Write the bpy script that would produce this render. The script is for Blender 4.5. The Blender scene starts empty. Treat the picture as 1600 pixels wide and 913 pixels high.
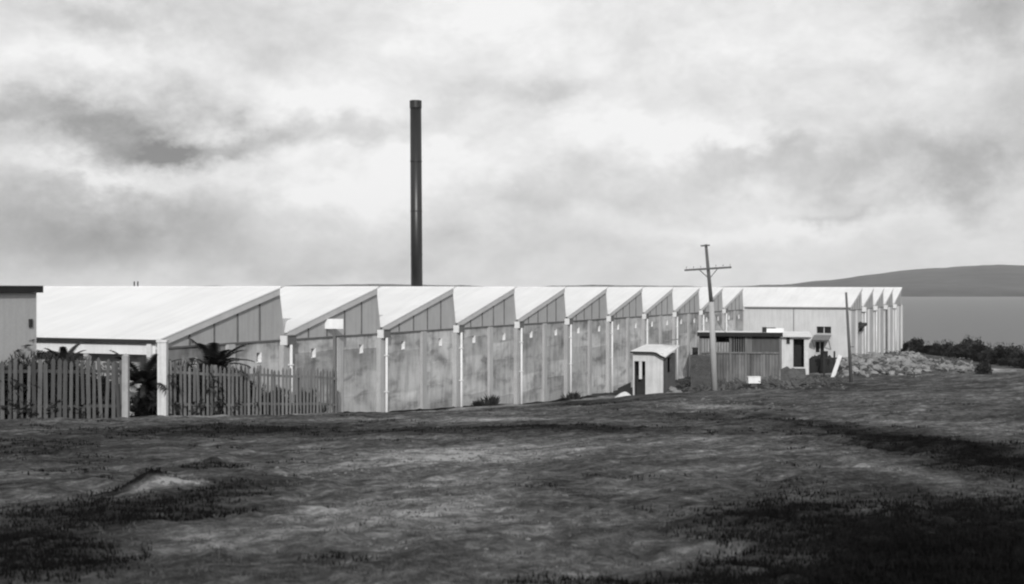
import bpy, math, random
from mathutils import Vector, noise
random.seed(7)
R = math.radians
sc = bpy.context.scene
COL = sc.collection
F = 2000.0            # focal length in photo pixels (1600 wide)
CZ = 8.0              # camera height, level with the factory ridges
L = 7.5               # one sawtooth bay
THB = math.atan2(-880.0, 2000.0)      # heading of the long wall
D = Vector((-math.sin(THB), math.cos(THB), 0))
N = Vector((math.cos(THB), math.sin(THB), 0))
O = Vector((-1.201 * L, 6.563 * L, 0))  # first ridge on the wall plane

# ------------------------------------------------------------------ helpers
class MB:
    def __init__(s):
        s.v = []; s.f = []
    def quad(s, *p):
        i = len(s.v); s.v += [tuple(q) for q in p]; s.f.append(tuple(range(i, i + len(p))))
    def hexa(s, p):       # 8 points: bottom 0-3 ccw, top 4-7
        i = len(s.v); s.v += [tuple(q) for q in p]
        for f in ((3, 2, 1, 0), (4, 5, 6, 7), (0, 1, 5, 4), (1, 2, 6, 5), (2, 3, 7, 6), (3, 0, 4, 7)):
            s.f.append(tuple(i + k for k in f))
    def box(s, x0, x1, y0, y1, z0, z1):
        s.hexa([(x0, y0, z0), (x1, y0, z0), (x1, y1, z0), (x0, y1, z0), (x0, y0, z1), (x1, y0, z1), (x1, y1, z1), (x0, y1, z1)])
    def tube(s, p0, p1, r0, r1=None, n=10):
        r1 = r0 if r1 is None else r1
        p0 = Vector(p0); p1 = Vector(p1); a = (p1 - p0).normalized()
        u = a.orthogonal().normalized(); w = a.cross(u)
        i = len(s.v)
        for p, r in ((p0, r0), (p1, r1)):
            for k in range(n):
                t = 2 * math.pi * k / n
                s.v.append(tuple(p + u * math.cos(t) * r + w * math.sin(t) * r))
        for k in range(n):
            s.f.append((i + k, i + (k + 1) % n, i + n + (k + 1) % n, i + n + k))
        s.f.append(tuple(i + k for k in reversed(range(n)))); s.f.append(tuple(i + n + k for k in range(n)))
    def beam(s, p0, p1, w, h, up=(0, 0, 1)):
        p0 = Vector(p0); p1 = Vector(p1); a = (p1 - p0).normalized()
        x = a.cross(Vector(up)).normalized() * w / 2; z = x.cross(a).normalized() * h / 2
        s.hexa([p0 - x - z, p0 + x - z, p1 + x - z, p1 - x - z, p0 - x + z, p0 + x + z, p1 + x + z, p1 - x + z])
    def rock(s, c, r, sq=.7, seed=0):
        rnd = random.Random(seed); c = Vector(c)
        t = (1 + 5 ** .5) / 2
        V = [(-1, t, 0), (1, t, 0), (-1, -t, 0), (1, -t, 0), (0, -1, t), (0, 1, t), (0, -1, -t), (0, 1, -t), (t, 0, -1), (t, 0, 1), (-t, 0, -1), (-t, 0, 1)]
        Fc = [(0, 11, 5), (0, 5, 1), (0, 1, 7), (0, 7, 10), (0, 10, 11), (1, 5, 9), (5, 11, 4), (11, 10, 2), (10, 7, 6), (7, 1, 8), (3, 9, 4), (3, 4, 2), (3, 2, 6), (3, 6, 8), (3, 8, 9), (4, 9, 5), (2, 4, 11), (6, 2, 10), (8, 6, 7), (9, 8, 1)]
        i = len(s.v); sx = rnd.uniform(.7, 1.3); sy = rnd.uniform(.7, 1.3)
        for v in V:
            q = Vector(v).normalized() * r * rnd.uniform(.7, 1.15)
            s.v.append((c.x + q.x * sx, c.y + q.y * sy, c.z + q.z * sq))
        for f in Fc: s.f.append(tuple(i + k for k in f))
    def build(s, name, mat, parent=None, smooth=False, dz=0.0, link=True):
        me = bpy.data.meshes.new(name)
        v = s.v if not dz else [(a, b, c + dz) for a, b, c in s.v]
        me.from_pydata(v, [], s.f); me.materials.append(mat)
        if smooth:
            me.polygons.foreach_set('use_smooth', [True] * len(me.polygons))
        me.update()
        o = bpy.data.objects.new(name, me); COL.objects.link(o)
        if parent: o.parent = parent
        return o

def tag(o, label=None, cat=None, group=None, kind=None):
    if label: o['label'] = label
    if cat: o['category'] = cat
    if group: o['group'] = group
    if kind: o['kind'] = kind
    return o
def thing(name, label, cat, loc, rz=0, group=None):
    o = bpy.data.objects.new(name, None); o.empty_display_size = .3
    COL.objects.link(o); o.location = loc; o.rotation_euler = (0, 0, rz)
    return tag(o, label, cat, group)
def dup(root, loc, rz=0, label=None):
    r = root.copy(); COL.objects.link(r); r.location = loc; r.rotation_euler = (0, 0, rz)
    if label: r['label'] = label
    for ch in list(root.children):
        c = ch.copy(); COL.objects.link(c); c.parent = r
        for g in list(ch.children):
            k = g.copy(); COL.objects.link(k); k.parent = c
    return r

# ------------------------------------------------------------------ materials (all neutral greys)
def g(v): return (v, v, v, 1)
class NT:
    def __init__(s, m):
        s.nt = m.node_tree; s.n = s.nt.nodes; s.l = s.nt.links
    def new(s, t, **k):
        o = s.n.new(t)
        for a, b in k.items(): setattr(o, a, b)
        return o
    def link(s, a, b): s.l.new(a, b)
    def math(s, op, a, b=None, clamp=False):
        m = s.new('ShaderNodeMath', operation=op); m.use_clamp = clamp
        for i, x in enumerate((a, b)):
            if x is None: continue
            if isinstance(x, (int, float)): m.inputs[i].default_value = x
            else: s.link(x, m.inputs[i])
        return m.outputs[0]
    def noise(s, vec, scale, detail=5, rough=.6, dist=0):
        t = s.new('ShaderNodeTexNoise'); t.inputs['Scale'].default_value = scale
        t.inputs['Detail'].default_value = detail; t.inputs['Roughness'].default_value = rough
        t.inputs['Distortion'].default_value = dist
        if vec is not None: s.link(vec, t.inputs['Vector'])
        return t.outputs['Fac']
    def mapping(s, vec, scale, loc=(0, 0, 0)):
        m = s.new('ShaderNodeMapping'); m.inputs['Scale'].default_value = scale; m.inputs['Location'].default_value = loc
        s.link(vec, m.inputs['Vector']); return m.outputs[0]
    def ramp(s, fac, stops):
        r = s.new('ShaderNodeValToRGB'); e = r.color_ramp.elements
        while len(e) < len(stops): e.new(.5)
        for i, (p, v) in enumerate(stops):
            e[i].position = p; e[i].color = g(v)
        s.link(fac, r.inputs[0]); return r.outputs[0]
    def mul(s, a, b):
        return s.math('MULTIPLY', a, b)

def mat(name, base, rough=.85, var=.25, scale=1.5, stretch=(1, 1, 1), fine=0.15, fscale=14, bump=.25, metal=0, perobj=0.0, streak=0, spec=.3, bdist=.03):
    m = bpy.data.materials.new(name); m.use_nodes = True; t = NT(m)
    b = t.n['Principled BSDF']; b.inputs['Roughness'].default_value = rough; b.inputs['Metallic'].default_value = metal
    b.inputs['Specular IOR Level'].default_value = spec
    tc = t.new('ShaderNodeTexCoord'); v = t.mapping(tc.outputs['Object'], stretch)
    a = t.noise(v, scale, 6, .62, .3); f = t.noise(v, fscale, 4, .7)
    val = t.ramp(a, [(.25, base * (1 - var)), (.5, base), (.75, base * (1 + var * .7))])
    f2 = t.ramp(f, [(.3, 1 - fine), (.7, 1 + fine * .0)])
    val = t.mul(val, f2)
    if streak:
        sv = t.mapping(tc.outputs['Object'], (3, 3, .18)); sn = t.noise(sv, 2.2, 5, .65)
        val = t.mul(val, t.ramp(sn, [(.38, 1 - streak), (.6, 1)]))
    if perobj:
        oi = t.new('ShaderNodeObjectInfo')
        val = t.mul(val, t.math('ADD', t.mul(oi.outputs['Random'], perobj), 1 - perobj / 2))
    t.link(val, b.inputs['Base Color'])
    if bump:
        bp = t.new('ShaderNodeBump'); bp.inputs['Strength'].default_value = bump; bp.inputs['Distance'].default_value = bdist
        t.link(f, bp.inputs['Height']); t.link(bp.outputs[0], b.inputs['Normal'])
    return m

M = {}
M['gable'] = mat('fibre_cement_sheet', .40, var=.10, fine=.08, perobj=.12, streak=.10)
M['trim'] = mat('painted_trim', .50, var=.12, fine=.12)
M['trimd'] = mat('grey_post', .36, var=.2, streak=.2)
M['joint'] = mat('dark_batten', .13, var=.3)
M['column'] = mat('render_column', .44, var=.18, scale=1.2, streak=.15, perobj=.12)
M['wingwall'] = mat('pale_render', .56, var=.10, scale=.6, streak=.12, fine=.08, perobj=.04)
M['white'] = mat('white_paint', .80, var=.08, fine=.1, rough=.6, streak=.08)
M['galv'] = mat('galvanised_pipe', .72, var=.12, rough=.5)
M['dark'] = mat('dark_paint', .03, var=.4)
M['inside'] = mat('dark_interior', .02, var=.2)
M['picket'] = mat('weathered_picket', .20, var=.35, stretch=(3, 3, .4), perobj=.6, fine=.3)
M['postw'] = mat('limewashed_post', .66, var=.15, streak=.2)
M['pole'] = mat('weathered_pole', .10, var=.3, stretch=(3, 3, .3))
M['polepale'] = mat('pale_pole_base', .37, var=.2, stretch=(3, 3, .3))
M['stack'] = mat('black_steel', .010, rough=.4, var=.3, spec=.5, fine=.1, bump=.05)
M['brick'] = mat('dark_brick', .085, var=.35, scale=3)
M['hutwhite'] = mat('hut_limewash', .62, var=.15, streak=.15)
M['hutroof'] = mat('hut_roof_sheet', .62, var=.2, scale=2)
M['annex'] = mat('annex_render', .42, var=.07, streak=.08)
M['rubble'] = mat('rubble_stone', .27, var=.75, scale=.8, fine=.5, bump=.8, perobj=.1)
M['sand'] = mat('pale_sand', .68, var=.15, fine=.2)
M['coal'] = mat('coal', .02, var=.4, fine=.4)
M['picketd'] = mat('dark_weathered_picket', .10, var=.35, stretch=(3, 3, .4), perobj=.8, fine=.3)
M['leaf'] = mat('dark_leaf', .018, var=.5, scale=5, rough=.7)
M['bark'] = mat('bark', .05, var=.4)
M['plank'] = mat('pale_plank', .58, var=.15, stretch=(4, 4, .4))
M['board'] = mat('grey_boards', .20, var=.35, stretch=(5, 5, .3), fine=.3, streak=.3)
M['ceramic'] = mat('insulator', .3, rough=.3, bump=0)

# stained concrete of the long wall
def concrete():
    m = bpy.data.materials.new('stained_concrete'); m.use_nodes = True; t = NT(m)
    b = t.n['Principled BSDF']; b.inputs['Roughness'].default_value = .9; b.inputs['Specular IOR Level'].default_value = .2
    tc = t.new('ShaderNodeTexCoord'); oi = t.new('ShaderNodeObjectInfo'); P = tc.outputs['Object']
    v1 = t.mapping(P, (1, .4, .8)); big = t.noise(v1, .7, 4, .55, .3)
    v2 = t.mapping(P, (1, .5, 1.3)); med = t.noise(v2, 1.2, 5, .6, .3)
    v3 = t.mapping(P, (1, 1, .22)); st = t.noise(v3, 2.6, 4, .6)
    fine = t.noise(P, 16, 4, .7)
    a = t.ramp(big, [(.38, .6), (.48, .92), (.62, 1.08)])
    c = t.ramp(med, [(.34, .58), (.47, .97), (.7, 1.07)])
    d = t.ramp(st, [(.38, .74), (.56, 1)])
    e = t.ramp(fine, [(.3, .86), (.7, 1.05)])
    # pour lines: each lift a slightly different tone, edge wobbling
    sx = t.new('ShaderNodeSeparateXYZ'); t.link(P, sx.inputs[0])
    zz = t.math('ADD', t.mul(sx.outputs[2], 1.05), t.mul(big, .5)); zz = t.math('ADD', zz, t.mul(oi.outputs['Random'], .7))
    cell = t.math('FLOOR', zz); fr = t.math('SUBTRACT', zz, cell)
    wn = t.new('ShaderNodeTexWhiteNoise', noise_dimensions='2D'); cx = t.new('ShaderNodeCombineXYZ')
    t.link(cell, cx.inputs[0]); t.link(oi.outputs['Random'], cx.inputs[1]); t.link(cx.outputs[0], wn.inputs['Vector'])
    lift = t.math('ADD', t.mul(wn.outputs['Value'], .42), .68)
    line = t.ramp(fr, [(0, 1.12), (.06, 1.0), (.94, 1.0), (1, .9)])
    val = t.mul(t.mul(t.mul(a, c), t.mul(d, e)), t.mul(lift, line))
    val = t.mul(val, .55)
    t.link(val, b.inputs['Base Color'])
    bp = t.new('ShaderNodeBump'); bp.inputs['Strength'].default_value = .3; bp.inputs['Distance'].default_value = .02
    t.link(fine, bp.inputs['Height']); t.link(bp.outputs[0], b.inputs['Normal'])
    return m
M['concrete'] = concrete()

def corrugated(name, base, dirn, pitch, rough=.6, stain=.12, amp=.02, dark=0):
    m = bpy.data.materials.new(name); m.use_nodes = True; t = NT(m)
    b = t.n['Principled BSDF']; b.inputs['Roughness'].default_value = rough; b.inputs['Specular IOR Level'].default_value = .25
    tc = t.new('ShaderNodeTexCoord'); P = tc.outputs['Object']
    sx = t.new('ShaderNodeSeparateXYZ'); t.link(P, sx.inputs[0])
    s = t.math('SINE', t.mul(sx.outputs[dirn], 2 * math.pi / pitch))
    # individual sheets, each a shade apart, and rust streaks running down the fall
    sh = t.math('FLOOR', t.mul(sx.outputs[dirn], 1 / .9)); wn = t.new('ShaderNodeTexWhiteNoise', noise_dimensions='1D'); t.link(sh, wn.inputs['W'])
    sc3 = [.25, .25, .25]; sc3[dirn] = 2.2
    n1 = t.noise(t.mapping(P, tuple(sc3)), 1.3, 5, .6); n2 = t.noise(P, .35, 5, .6)
    val = t.mul(t.mul(t.ramp(n1, [(.35, 1 - stain), (.6, 1)]), t.ramp(n2, [(.35, 1 - stain), (.6, 1.0)])), t.math('ADD', t.mul(wn.outputs['Value'], stain * .6), 1 - stain * .6))
    val = t.mul(val, base)
    if dark: val = t.mul(val, t.math('ADD', t.mul(s, dark), 1 - dark))
    t.link(val, b.inputs['Base Color'])
    bp = t.new('ShaderNodeBump'); bp.inputs['Strength'].default_value = .5; bp.inputs['Distance'].default_value = amp
    t.link(s, bp.inputs['Height']); t.link(bp.outputs[0], b.inputs['Normal'])
    return m
M['roof'] = corrugated('white_roof_iron', .71, 0, .15, stain=.07, amp=.012)
M['ribwall'] = corrugated('ribbed_wall', .52, 1, .9, stain=.2, amp=.05, dark=.06)
M['corr'] = corrugated('old_corrugated_iron', .24, 0, .22, stain=.45, amp=.05, dark=.12)
M['corrpale'] = corrugated('pale_corrugated_iron', .42, 0, .2, stain=.3, amp=.05, dark=.25)

def glassmat():
    m = bpy.data.materials.new('window_glass'); m.use_nodes = True
    b = m.node_tree.nodes['Principled BSDF']; b.inputs['Base Color'].default_value = g(.02); b.inputs['Roughness'].default_value = .12
    return m
M['glass'] = glassmat()

# ------------------------------------------------------------------ ground shape
RT = [(-120, -2.5), (-20, .9), (0, 1.6), (10, 2.15), (25, 3.1), (40, 4.02), (60, 5.12), (75, 5.98), (95, 6.72), (115, 7.1), (150, 7.35), (400, 9)]
LT = [(-120, -2.5), (-20, .9), (0, 1.6), (10, 2.15), (25, 3.05), (41, 4.12), (52, 5.12), (57, 5.5), (64, 5.93), (71, 6.45), (80, 6.75), (95, 7.0), (130, 7.4), (400, 9)]
def lut(T, y):
    if y <= T[0][0]: return T[0][1]
    for (a, b), (c, d) in zip(T, T[1:]):
        if y <= c: return b + (d - b) * (y - a) / (c - a)
    return T[-1][1]
def sst(a, b, x):
    x = min(1, max(0, (x - a) / (b - a))); return x * x * (3 - 2 * x)
def GP(px, py):          # where a sight line of the photo meets the plain
    Y = 1.6 / max((py - 450) / F - .06, .012)
    return ((px - 800) / F * Y, Y)
# mounds: x, y, rx, ry, height
MOUND = [(11.5, 66, 7, 3.0, .22), (5.0, 66.5, 4, 2.2, .2)]
x, y = GP(238, 770); MOUND += [(x, y, .40, .5, .20), (x - .6, y + .1, .3, .4, -.16)]
for (px, Y, rx, ry, h) in ((1345, 106, 2.2, 2.5, 0.72), (1375, 110, 2.6, 3, 0.94), (1400, 116, 2.4, 3, 0.83), (1425, 112, 2.5, 3, 0.83), (1360, 100, 2, 2, 0.33), (1450, 108, 2.5, 2.5, 0.50), (1475, 104, 2.2, 2, 0.33), (1500, 106, 2.5, 2, 0.28), (1410, 102, 2.5, 2, 0.33), (1330, 112, 1.5, 2, 0.50)):
    MOUND.append(((px - 800) / F * Y, Y, rx, ry, h))
RUT = (GP(1268, 687), GP(1400, 700), GP(1500, 713))
def seg(p, a, b):
    ax, ay = a; bx, by = b; dx = bx - ax; dy = by - ay
    t = max(0, min(1, ((p[0] - ax) * dx + (p[1] - ay) * dy) / (dx * dx + dy * dy)))
    return math.hypot(p[0] - ax - t * dx, p[1] - ay - t * dy)
def base_drop(X, Y):
    q = (X - O.x) * N.x + (Y - O.y) * N.y
    k = sst(3, 13, q)
    dr = lut(LT, Y) * (1 - k) + lut(RT, Y) * k
    fall = max(0, X - 46.5) + max(0, Y - 168)
    return min(34, dr + fall * .22)
def ground_z(X, Y, fine=True):
    d = base_drop(X, Y)
    z = CZ - d
    for (mx, my, rx, ry, h) in MOUND:
        a = ((X - mx) / rx) ** 2 + ((Y - my) / ry) ** 2
        if a < 7: z += h * math.exp(-a)
    if -5 < Y < 130 and abs(X) < 90:
        z += .10 * noise.noise(Vector((X * .33, Y * .33, 3))) + .05 * noise.noise(Vector((X * 1.1, Y * 1.1, 7)))
        if Y < 60:
            a_ = noise.noise(Vector((X * 2.2, Y * 2.0, 1))); z += .05 * a_ * abs(a_) * 2 + .030 * noise.noise(Vector((X * 5, Y * 4.4, 8))) + .018 * noise.noise(Vector((X * 11, Y * 9, 5)))
        r = min(seg((X, Y), RUT[0], RUT[1]), seg((X, Y), RUT[1], RUT[2]))
        if r < .8: z -= .13 * math.exp(-(r / .16) ** 2) - .05 * math.exp(-((r - .35) / .15) ** 2)
    return z
# ground tone: pale dirt, dark grass, and shade painted into the near corners.  (photo x, y, rx, ry, log change)
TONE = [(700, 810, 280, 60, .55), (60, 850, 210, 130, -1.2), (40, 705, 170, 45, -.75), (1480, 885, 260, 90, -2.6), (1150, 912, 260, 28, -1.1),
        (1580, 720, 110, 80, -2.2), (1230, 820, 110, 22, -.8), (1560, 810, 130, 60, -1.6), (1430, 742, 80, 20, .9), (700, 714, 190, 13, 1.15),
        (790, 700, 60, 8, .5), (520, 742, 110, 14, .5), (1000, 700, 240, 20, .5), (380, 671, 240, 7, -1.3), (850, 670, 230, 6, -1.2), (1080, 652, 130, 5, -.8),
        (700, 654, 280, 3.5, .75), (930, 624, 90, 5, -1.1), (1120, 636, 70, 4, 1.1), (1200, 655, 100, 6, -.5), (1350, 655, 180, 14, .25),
        (236, 772, 32, 10, 2.5), (262, 762, 14, 6, 1.6), (197, 768, 16, 7, -2.0), (320, 752, 60, 5, .8), (1500, 622, 120, 8, .15), (330, 735, 60, 6, -.5), (1050, 770, 60, 8, .6), (860, 770, 60, 8, -.5),  # includes a shadow painted left of the pale mound
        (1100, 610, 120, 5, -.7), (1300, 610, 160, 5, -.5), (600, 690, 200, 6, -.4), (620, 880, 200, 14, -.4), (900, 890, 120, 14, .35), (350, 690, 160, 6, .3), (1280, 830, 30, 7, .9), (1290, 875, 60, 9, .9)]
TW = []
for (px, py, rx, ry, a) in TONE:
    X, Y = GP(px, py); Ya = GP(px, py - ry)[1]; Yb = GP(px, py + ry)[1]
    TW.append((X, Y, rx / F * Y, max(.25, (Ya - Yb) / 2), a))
PALE = [((1330 - 800) / F * 106, 106, 4, 5), ((1385 - 800) / F * 112, 112, 6, 6), ((1430 - 800) / F * 108, 108, 6, 4), ((1490 - 800) / F * 106, 106, 5, 2), ((1560 - 800) / F * 110, 110, 6, 1.2)]
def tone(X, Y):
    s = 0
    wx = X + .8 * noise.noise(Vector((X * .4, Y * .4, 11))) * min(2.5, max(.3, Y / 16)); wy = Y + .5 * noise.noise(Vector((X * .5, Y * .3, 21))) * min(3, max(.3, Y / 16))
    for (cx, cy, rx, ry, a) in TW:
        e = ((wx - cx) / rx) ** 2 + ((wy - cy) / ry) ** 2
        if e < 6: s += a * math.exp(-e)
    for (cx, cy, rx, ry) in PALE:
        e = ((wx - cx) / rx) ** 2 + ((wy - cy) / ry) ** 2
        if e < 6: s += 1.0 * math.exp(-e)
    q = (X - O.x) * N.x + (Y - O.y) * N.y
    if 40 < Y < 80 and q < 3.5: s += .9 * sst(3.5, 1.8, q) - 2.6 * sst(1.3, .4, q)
    r = min(seg((X, Y), RUT[0], RUT[1]), seg((X, Y), RUT[1], RUT[2]))
    if r < .8: s -= .9 * math.exp(-(r / .2) ** 2)
    return s

def build_ground():
    rows = []
    y = -60.0
    while y < 5: rows.append(y); y += 5
    y = 5.0
    while y < 700:
        rows.append(y)
        y += .09 + max(0, (y - 8)) * .0075 if y < 130 else 6 + (y - 130) * .05
    cols = []
    NCi = 300
    for i in range(NCi + 1):
        cols.append(-1 + 2 * i / NCi)
    out = [1.15, 1.5, 2.2, 3.5, 6, 10, 20, 45]
    cols = [-c for c in reversed(out)] + cols + out
    v = []; tn = []
    for y in rows:
        W = 5 + .46 * max(y, 0)
        for c in cols:
            X = c * W
            X = max(-900, min(1200, X))
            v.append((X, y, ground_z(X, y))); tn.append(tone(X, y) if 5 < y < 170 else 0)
    nc = len(cols)
    f = [(r * nc + c, r * nc + c + 1, (r + 1) * nc + c + 1, (r + 1) * nc + c) for r in range(len(rows) - 1) for c in range(nc - 1)]
    me = bpy.data.meshes.new('ground'); me.from_pydata(v, [], f)
    at = me.attributes.new('tone', 'FLOAT', 'POINT'); at.data.foreach_set('value', tn)
    me.polygons.foreach_set('use_smooth', [True] * len(me.polygons)); me.update()
    m = bpy.data.materials.new('rough_pasture'); m.use_nodes = True; t = NT(m)
    b = t.n['Principled BSDF']; b.inputs['Roughness'].default_value = 1; b.inputs['Specular IOR Level'].default_value = .0
    tc = t.new('ShaderNodeTexCoord'); P = tc.outputs['Object']
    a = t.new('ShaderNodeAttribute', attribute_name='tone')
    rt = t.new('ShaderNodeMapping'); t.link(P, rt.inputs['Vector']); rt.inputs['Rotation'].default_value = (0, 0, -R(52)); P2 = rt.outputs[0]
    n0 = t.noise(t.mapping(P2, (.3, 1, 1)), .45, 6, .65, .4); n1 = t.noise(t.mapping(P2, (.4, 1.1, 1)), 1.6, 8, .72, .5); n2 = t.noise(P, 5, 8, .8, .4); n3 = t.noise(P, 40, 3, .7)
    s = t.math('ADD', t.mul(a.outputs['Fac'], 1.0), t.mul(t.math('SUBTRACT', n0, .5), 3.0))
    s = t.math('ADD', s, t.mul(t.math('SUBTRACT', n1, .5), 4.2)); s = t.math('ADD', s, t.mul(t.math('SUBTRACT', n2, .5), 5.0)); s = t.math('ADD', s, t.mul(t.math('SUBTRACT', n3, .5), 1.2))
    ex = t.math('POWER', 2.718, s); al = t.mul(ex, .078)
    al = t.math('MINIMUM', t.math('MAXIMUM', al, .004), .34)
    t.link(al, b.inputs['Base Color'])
    bp = t.new('ShaderNodeBump'); bp.inputs['Strength'].default_value = .9; bp.inputs['Distance'].default_value = .10
    h = t.math('ADD', n1, t.math('ADD', t.mul(n2, .5), t.mul(n3, .15)))
    t.link(h, bp.inputs['Height']); t.link(bp.outputs[0], b.inputs['Normal'])
    me.materials.append(m)
    o = bpy.data.objects.new('ground', me); COL.objects.link(o); tag(o, kind='structure')
build_ground()

# ------------------------------------------------------------------ sea and far hills
SEA = CZ - 26
def build_sea():
    b = MB(); b.quad((-20000, 60, SEA), (20000, 60, SEA), (20000, 26000, SEA), (-20000, 26000, SEA))
    m = bpy.data.materials.new('sea_water'); m.use_nodes = True; t = NT(m)
    p = t.n['Principled BSDF']; p.inputs['Base Color'].default_value = g(.05); p.inputs['Roughness'].default_value = .42
    p.inputs['Specular IOR Level'].default_value = .35
    tc = t.new('ShaderNodeTexCoord'); n = t.noise(t.mapping(tc.outputs['Object'], (.15, .5, 1)), .25, 6, .65)
    bp = t.new('ShaderNodeBump'); bp.inputs['Strength'].default_value = 1; bp.inputs['Distance'].default_value = .8
    t.link(n, bp.inputs['Height']); t.link(bp.outputs[0], p.inputs['Normal'])
    tag(b.build('sea', m), kind='structure')
build_sea()
def build_hills():
    prof = [(-600, 449), (300, 449), (420, 447.6), (450, 446.5), (520, 444.5), (590, 443.5), (650, 446), (720, 448.5), (820, 448.6), (880, 447), (960, 445.6), (1060, 447), (1100, 448.6), (1160, 447), (1240, 443.5), (1300, 439), (1350, 432), (1400, 426), (1450, 421.5), (1500, 418.5), (1560, 415.5), (1620, 416), (1750, 412), (1950, 418), (2400, 440), (2800, 449)]
    b = MB(); rows = 14; xs = [-600 + 12 * i for i in range(284)]
    Y0, Y1 = 3750.0, 6200.0
    for r in range(rows + 1):
        k = r / rows; Y = Y0 + (Y1 - Y0) * k
        for px in xs:
            py = lut(prof, px)
            hc = (450 - py) / F * Y1 + 26 + (noise.noise(Vector((px * .02, 0, 4))) * 5 + noise.noise(Vector((px * .07, 0, 9))) * 2)
            X = (px - 800) / F * Y
            prof_k = math.sin(min(k, .92) / .92 * math.pi / 2) if r < rows else .97
            z = SEA - 1 + hc * prof_k + (1 - k) * k * 50 * noise.noise(Vector((X * .002, Y * .003, 2)))
            b.v.append((X, Y, z))
    nc = len(xs)
    for r in range(rows):
        for c in range(nc - 1):
            b.f.append((r * nc + c, r * nc + c + 1, (r + 1) * nc + c + 1, (r + 1) * nc + c))
    m = mat('wooded_hill', .055, var=.95, scale=.0035, fscale=.02, fine=.6, bump=0, rough=1, spec=0)
    tag(b.build('far_hills', m, smooth=True), kind='structure')
build_hills()

# ------------------------------------------------------------------ the factory
BZ = 1.2
factory = thing('factory_building', 'long white-roofed sawtooth factory shed receding across the photo', 'factory', (O.x, O.y, BZ), THB)
def Z(drop): return CZ - drop - BZ
EV = 2.0               # eave below ridge
RL = 1.70              # low edge of the roof slope below ridge
BOT = 8.2
Q1 = 9.58              # how far the far wing steps forward
IN = -62.0
LO = .085              # low edge of each slope, in bays after the previous ridge
def bay(nr, q):        # ridge number nr, gable plane at q
    y0 = (nr - 1 + LO) * L; y1 = nr * L
    inner = IN
    b = MB(); th = .05; ov = .12      # roof slope
    def P(x, y, dz=0):
        k = (y - y0) / (y1 - y0); return (x, y, Z(RL) + (RL - .03) * k + dz)
    ya = y0 - .18; yb = y1 + .12
    b.hexa([P(inner, ya), P(q + ov, ya), P(q + ov, yb), P(inner, yb), P(inner, ya, th), P(q + ov, ya, th), P(q + ov, yb, th), P(inner, yb, th)])
    roof = b.build('roof', M['roof'], factory)
    b = MB(); b.box(inner, q + ov + .03, yb - .10, yb + .12, Z(-.025), Z(-.07)); b.build('ridge_cap', M['roof'], roof)
    # gable sheet
    b = MB()
    tri = [(y0 + .02, Z(EV)), (y1 + .02, Z(EV)), (y1 + .02, Z(.08)), (y0 + .02, Z(RL + .02))]
    i = len(b.v)
    for xx in (q - .06, q): b.v += [(xx, a, c) for a, c in tri]
    b.f += [(4, 5, 6, 7), (3, 2, 1, 0), (0, 1, 5, 4), (1, 2, 6, 5), (2, 3, 7, 6), (3, 0, 4, 7)]
    gb = b.build('gable', M['gable'], factory)
    for k in range(1, 5):
        yy = y0 + (y1 - y0) * (k / 4.95 + .015)
        zt = Z(RL) + (RL - .03) * (yy - y0) / (y1 - y0) - .2
        b = MB(); b.box(q + .002, q + .035, yy - .028, yy + .028, Z(EV) + .03, zt); b.build('batten', M['joint'], gb)
    b = MB(); b.box(q + .002, q + .05, y0 + .02, y1 + .1, Z(EV) - .05, Z(EV) + .01); b.build('sill_rail', M['joint'], gb)
    b = MB()        # barge board under the roof edge
    p = lambda yy, dz: Z(RL) + (RL - .03) * (yy - y0) / (y1 - y0) + dz
    for (xa, xb, da, db) in ((q + .03, q + ov - .02, -.24, -.003),):
        b.hexa([(xa, y0 - .1, p(y0 - .1, da)), (xb, y0 - .1, p(y0 - .1, da)), (xb, y1, p(y1, da)), (xa, y1, p(y1, da)),
                (xa, y0 - .1, p(y0 - .1, db)), (xb, y0 - .1, p(y0 - .1, db)), (xb, y1, p(y1, db)), (xa, y1, p(y1, db))])
    b.build('barge_board', M['trim'], factory)
    # glazing on the far side of the tooth
    b = MB(); yg = y1 + .03; yh = y1 + LO * L - .25
    b.hexa([(inner, yg, Z(.12)), (q - .08, yg, Z(.12)), (q - .08, yg + .05, Z(.12)), (inner, yg + .05, Z(.12)),
            (inner, yg, Z(.1)), (q - .08, yg, Z(.1)), (q - .08, yg + .05, Z(.1)), (inner, yg + .05, Z(.1))])
    b.quad((inner, yh, Z(EV - .1)), (q - .08, yh, Z(EV - .1)), (q - .08, yg + .05, Z(.1)), (inner, yg + .05, Z(.1)))
    gl = b.build('skylight', M['glass'], factory)
    b = MB()
    b.quad((q - .01, yg - .2, Z(EV)), (q - .01, yh + .12, Z(EV)), (q - .01, yg + .1, Z(.08)), (q - .01, yg - .2, Z(.08)))
    b.quad((q - .05, yg - .2, Z(EV)), (q - .05, yh + .12, Z(EV)), (q - .05, yg + .1, Z(.08)), (q - .05, yg - .2, Z(.08)))
    b.quad((q - .01, yh + .12, Z(EV)), (q - .05, yh + .12, Z(EV)), (q - .05, yg + .1, Z(.08)), (q - .01, yg + .1, Z(.08)))
    b.build('skylight_frame', M['gable'], gl)
    # valley gutter
    b = MB(); b.box(inner, q + .1, y1 + .28, y1 + LO * L - .1, Z(EV) - .05, Z(EV) + .03); b.build('valley_gutter', M['galv'], factory)
for nr in range(0, 11): bay(nr, 0.0)
for nr in range(11, 16): bay(nr, Q1)

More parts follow.
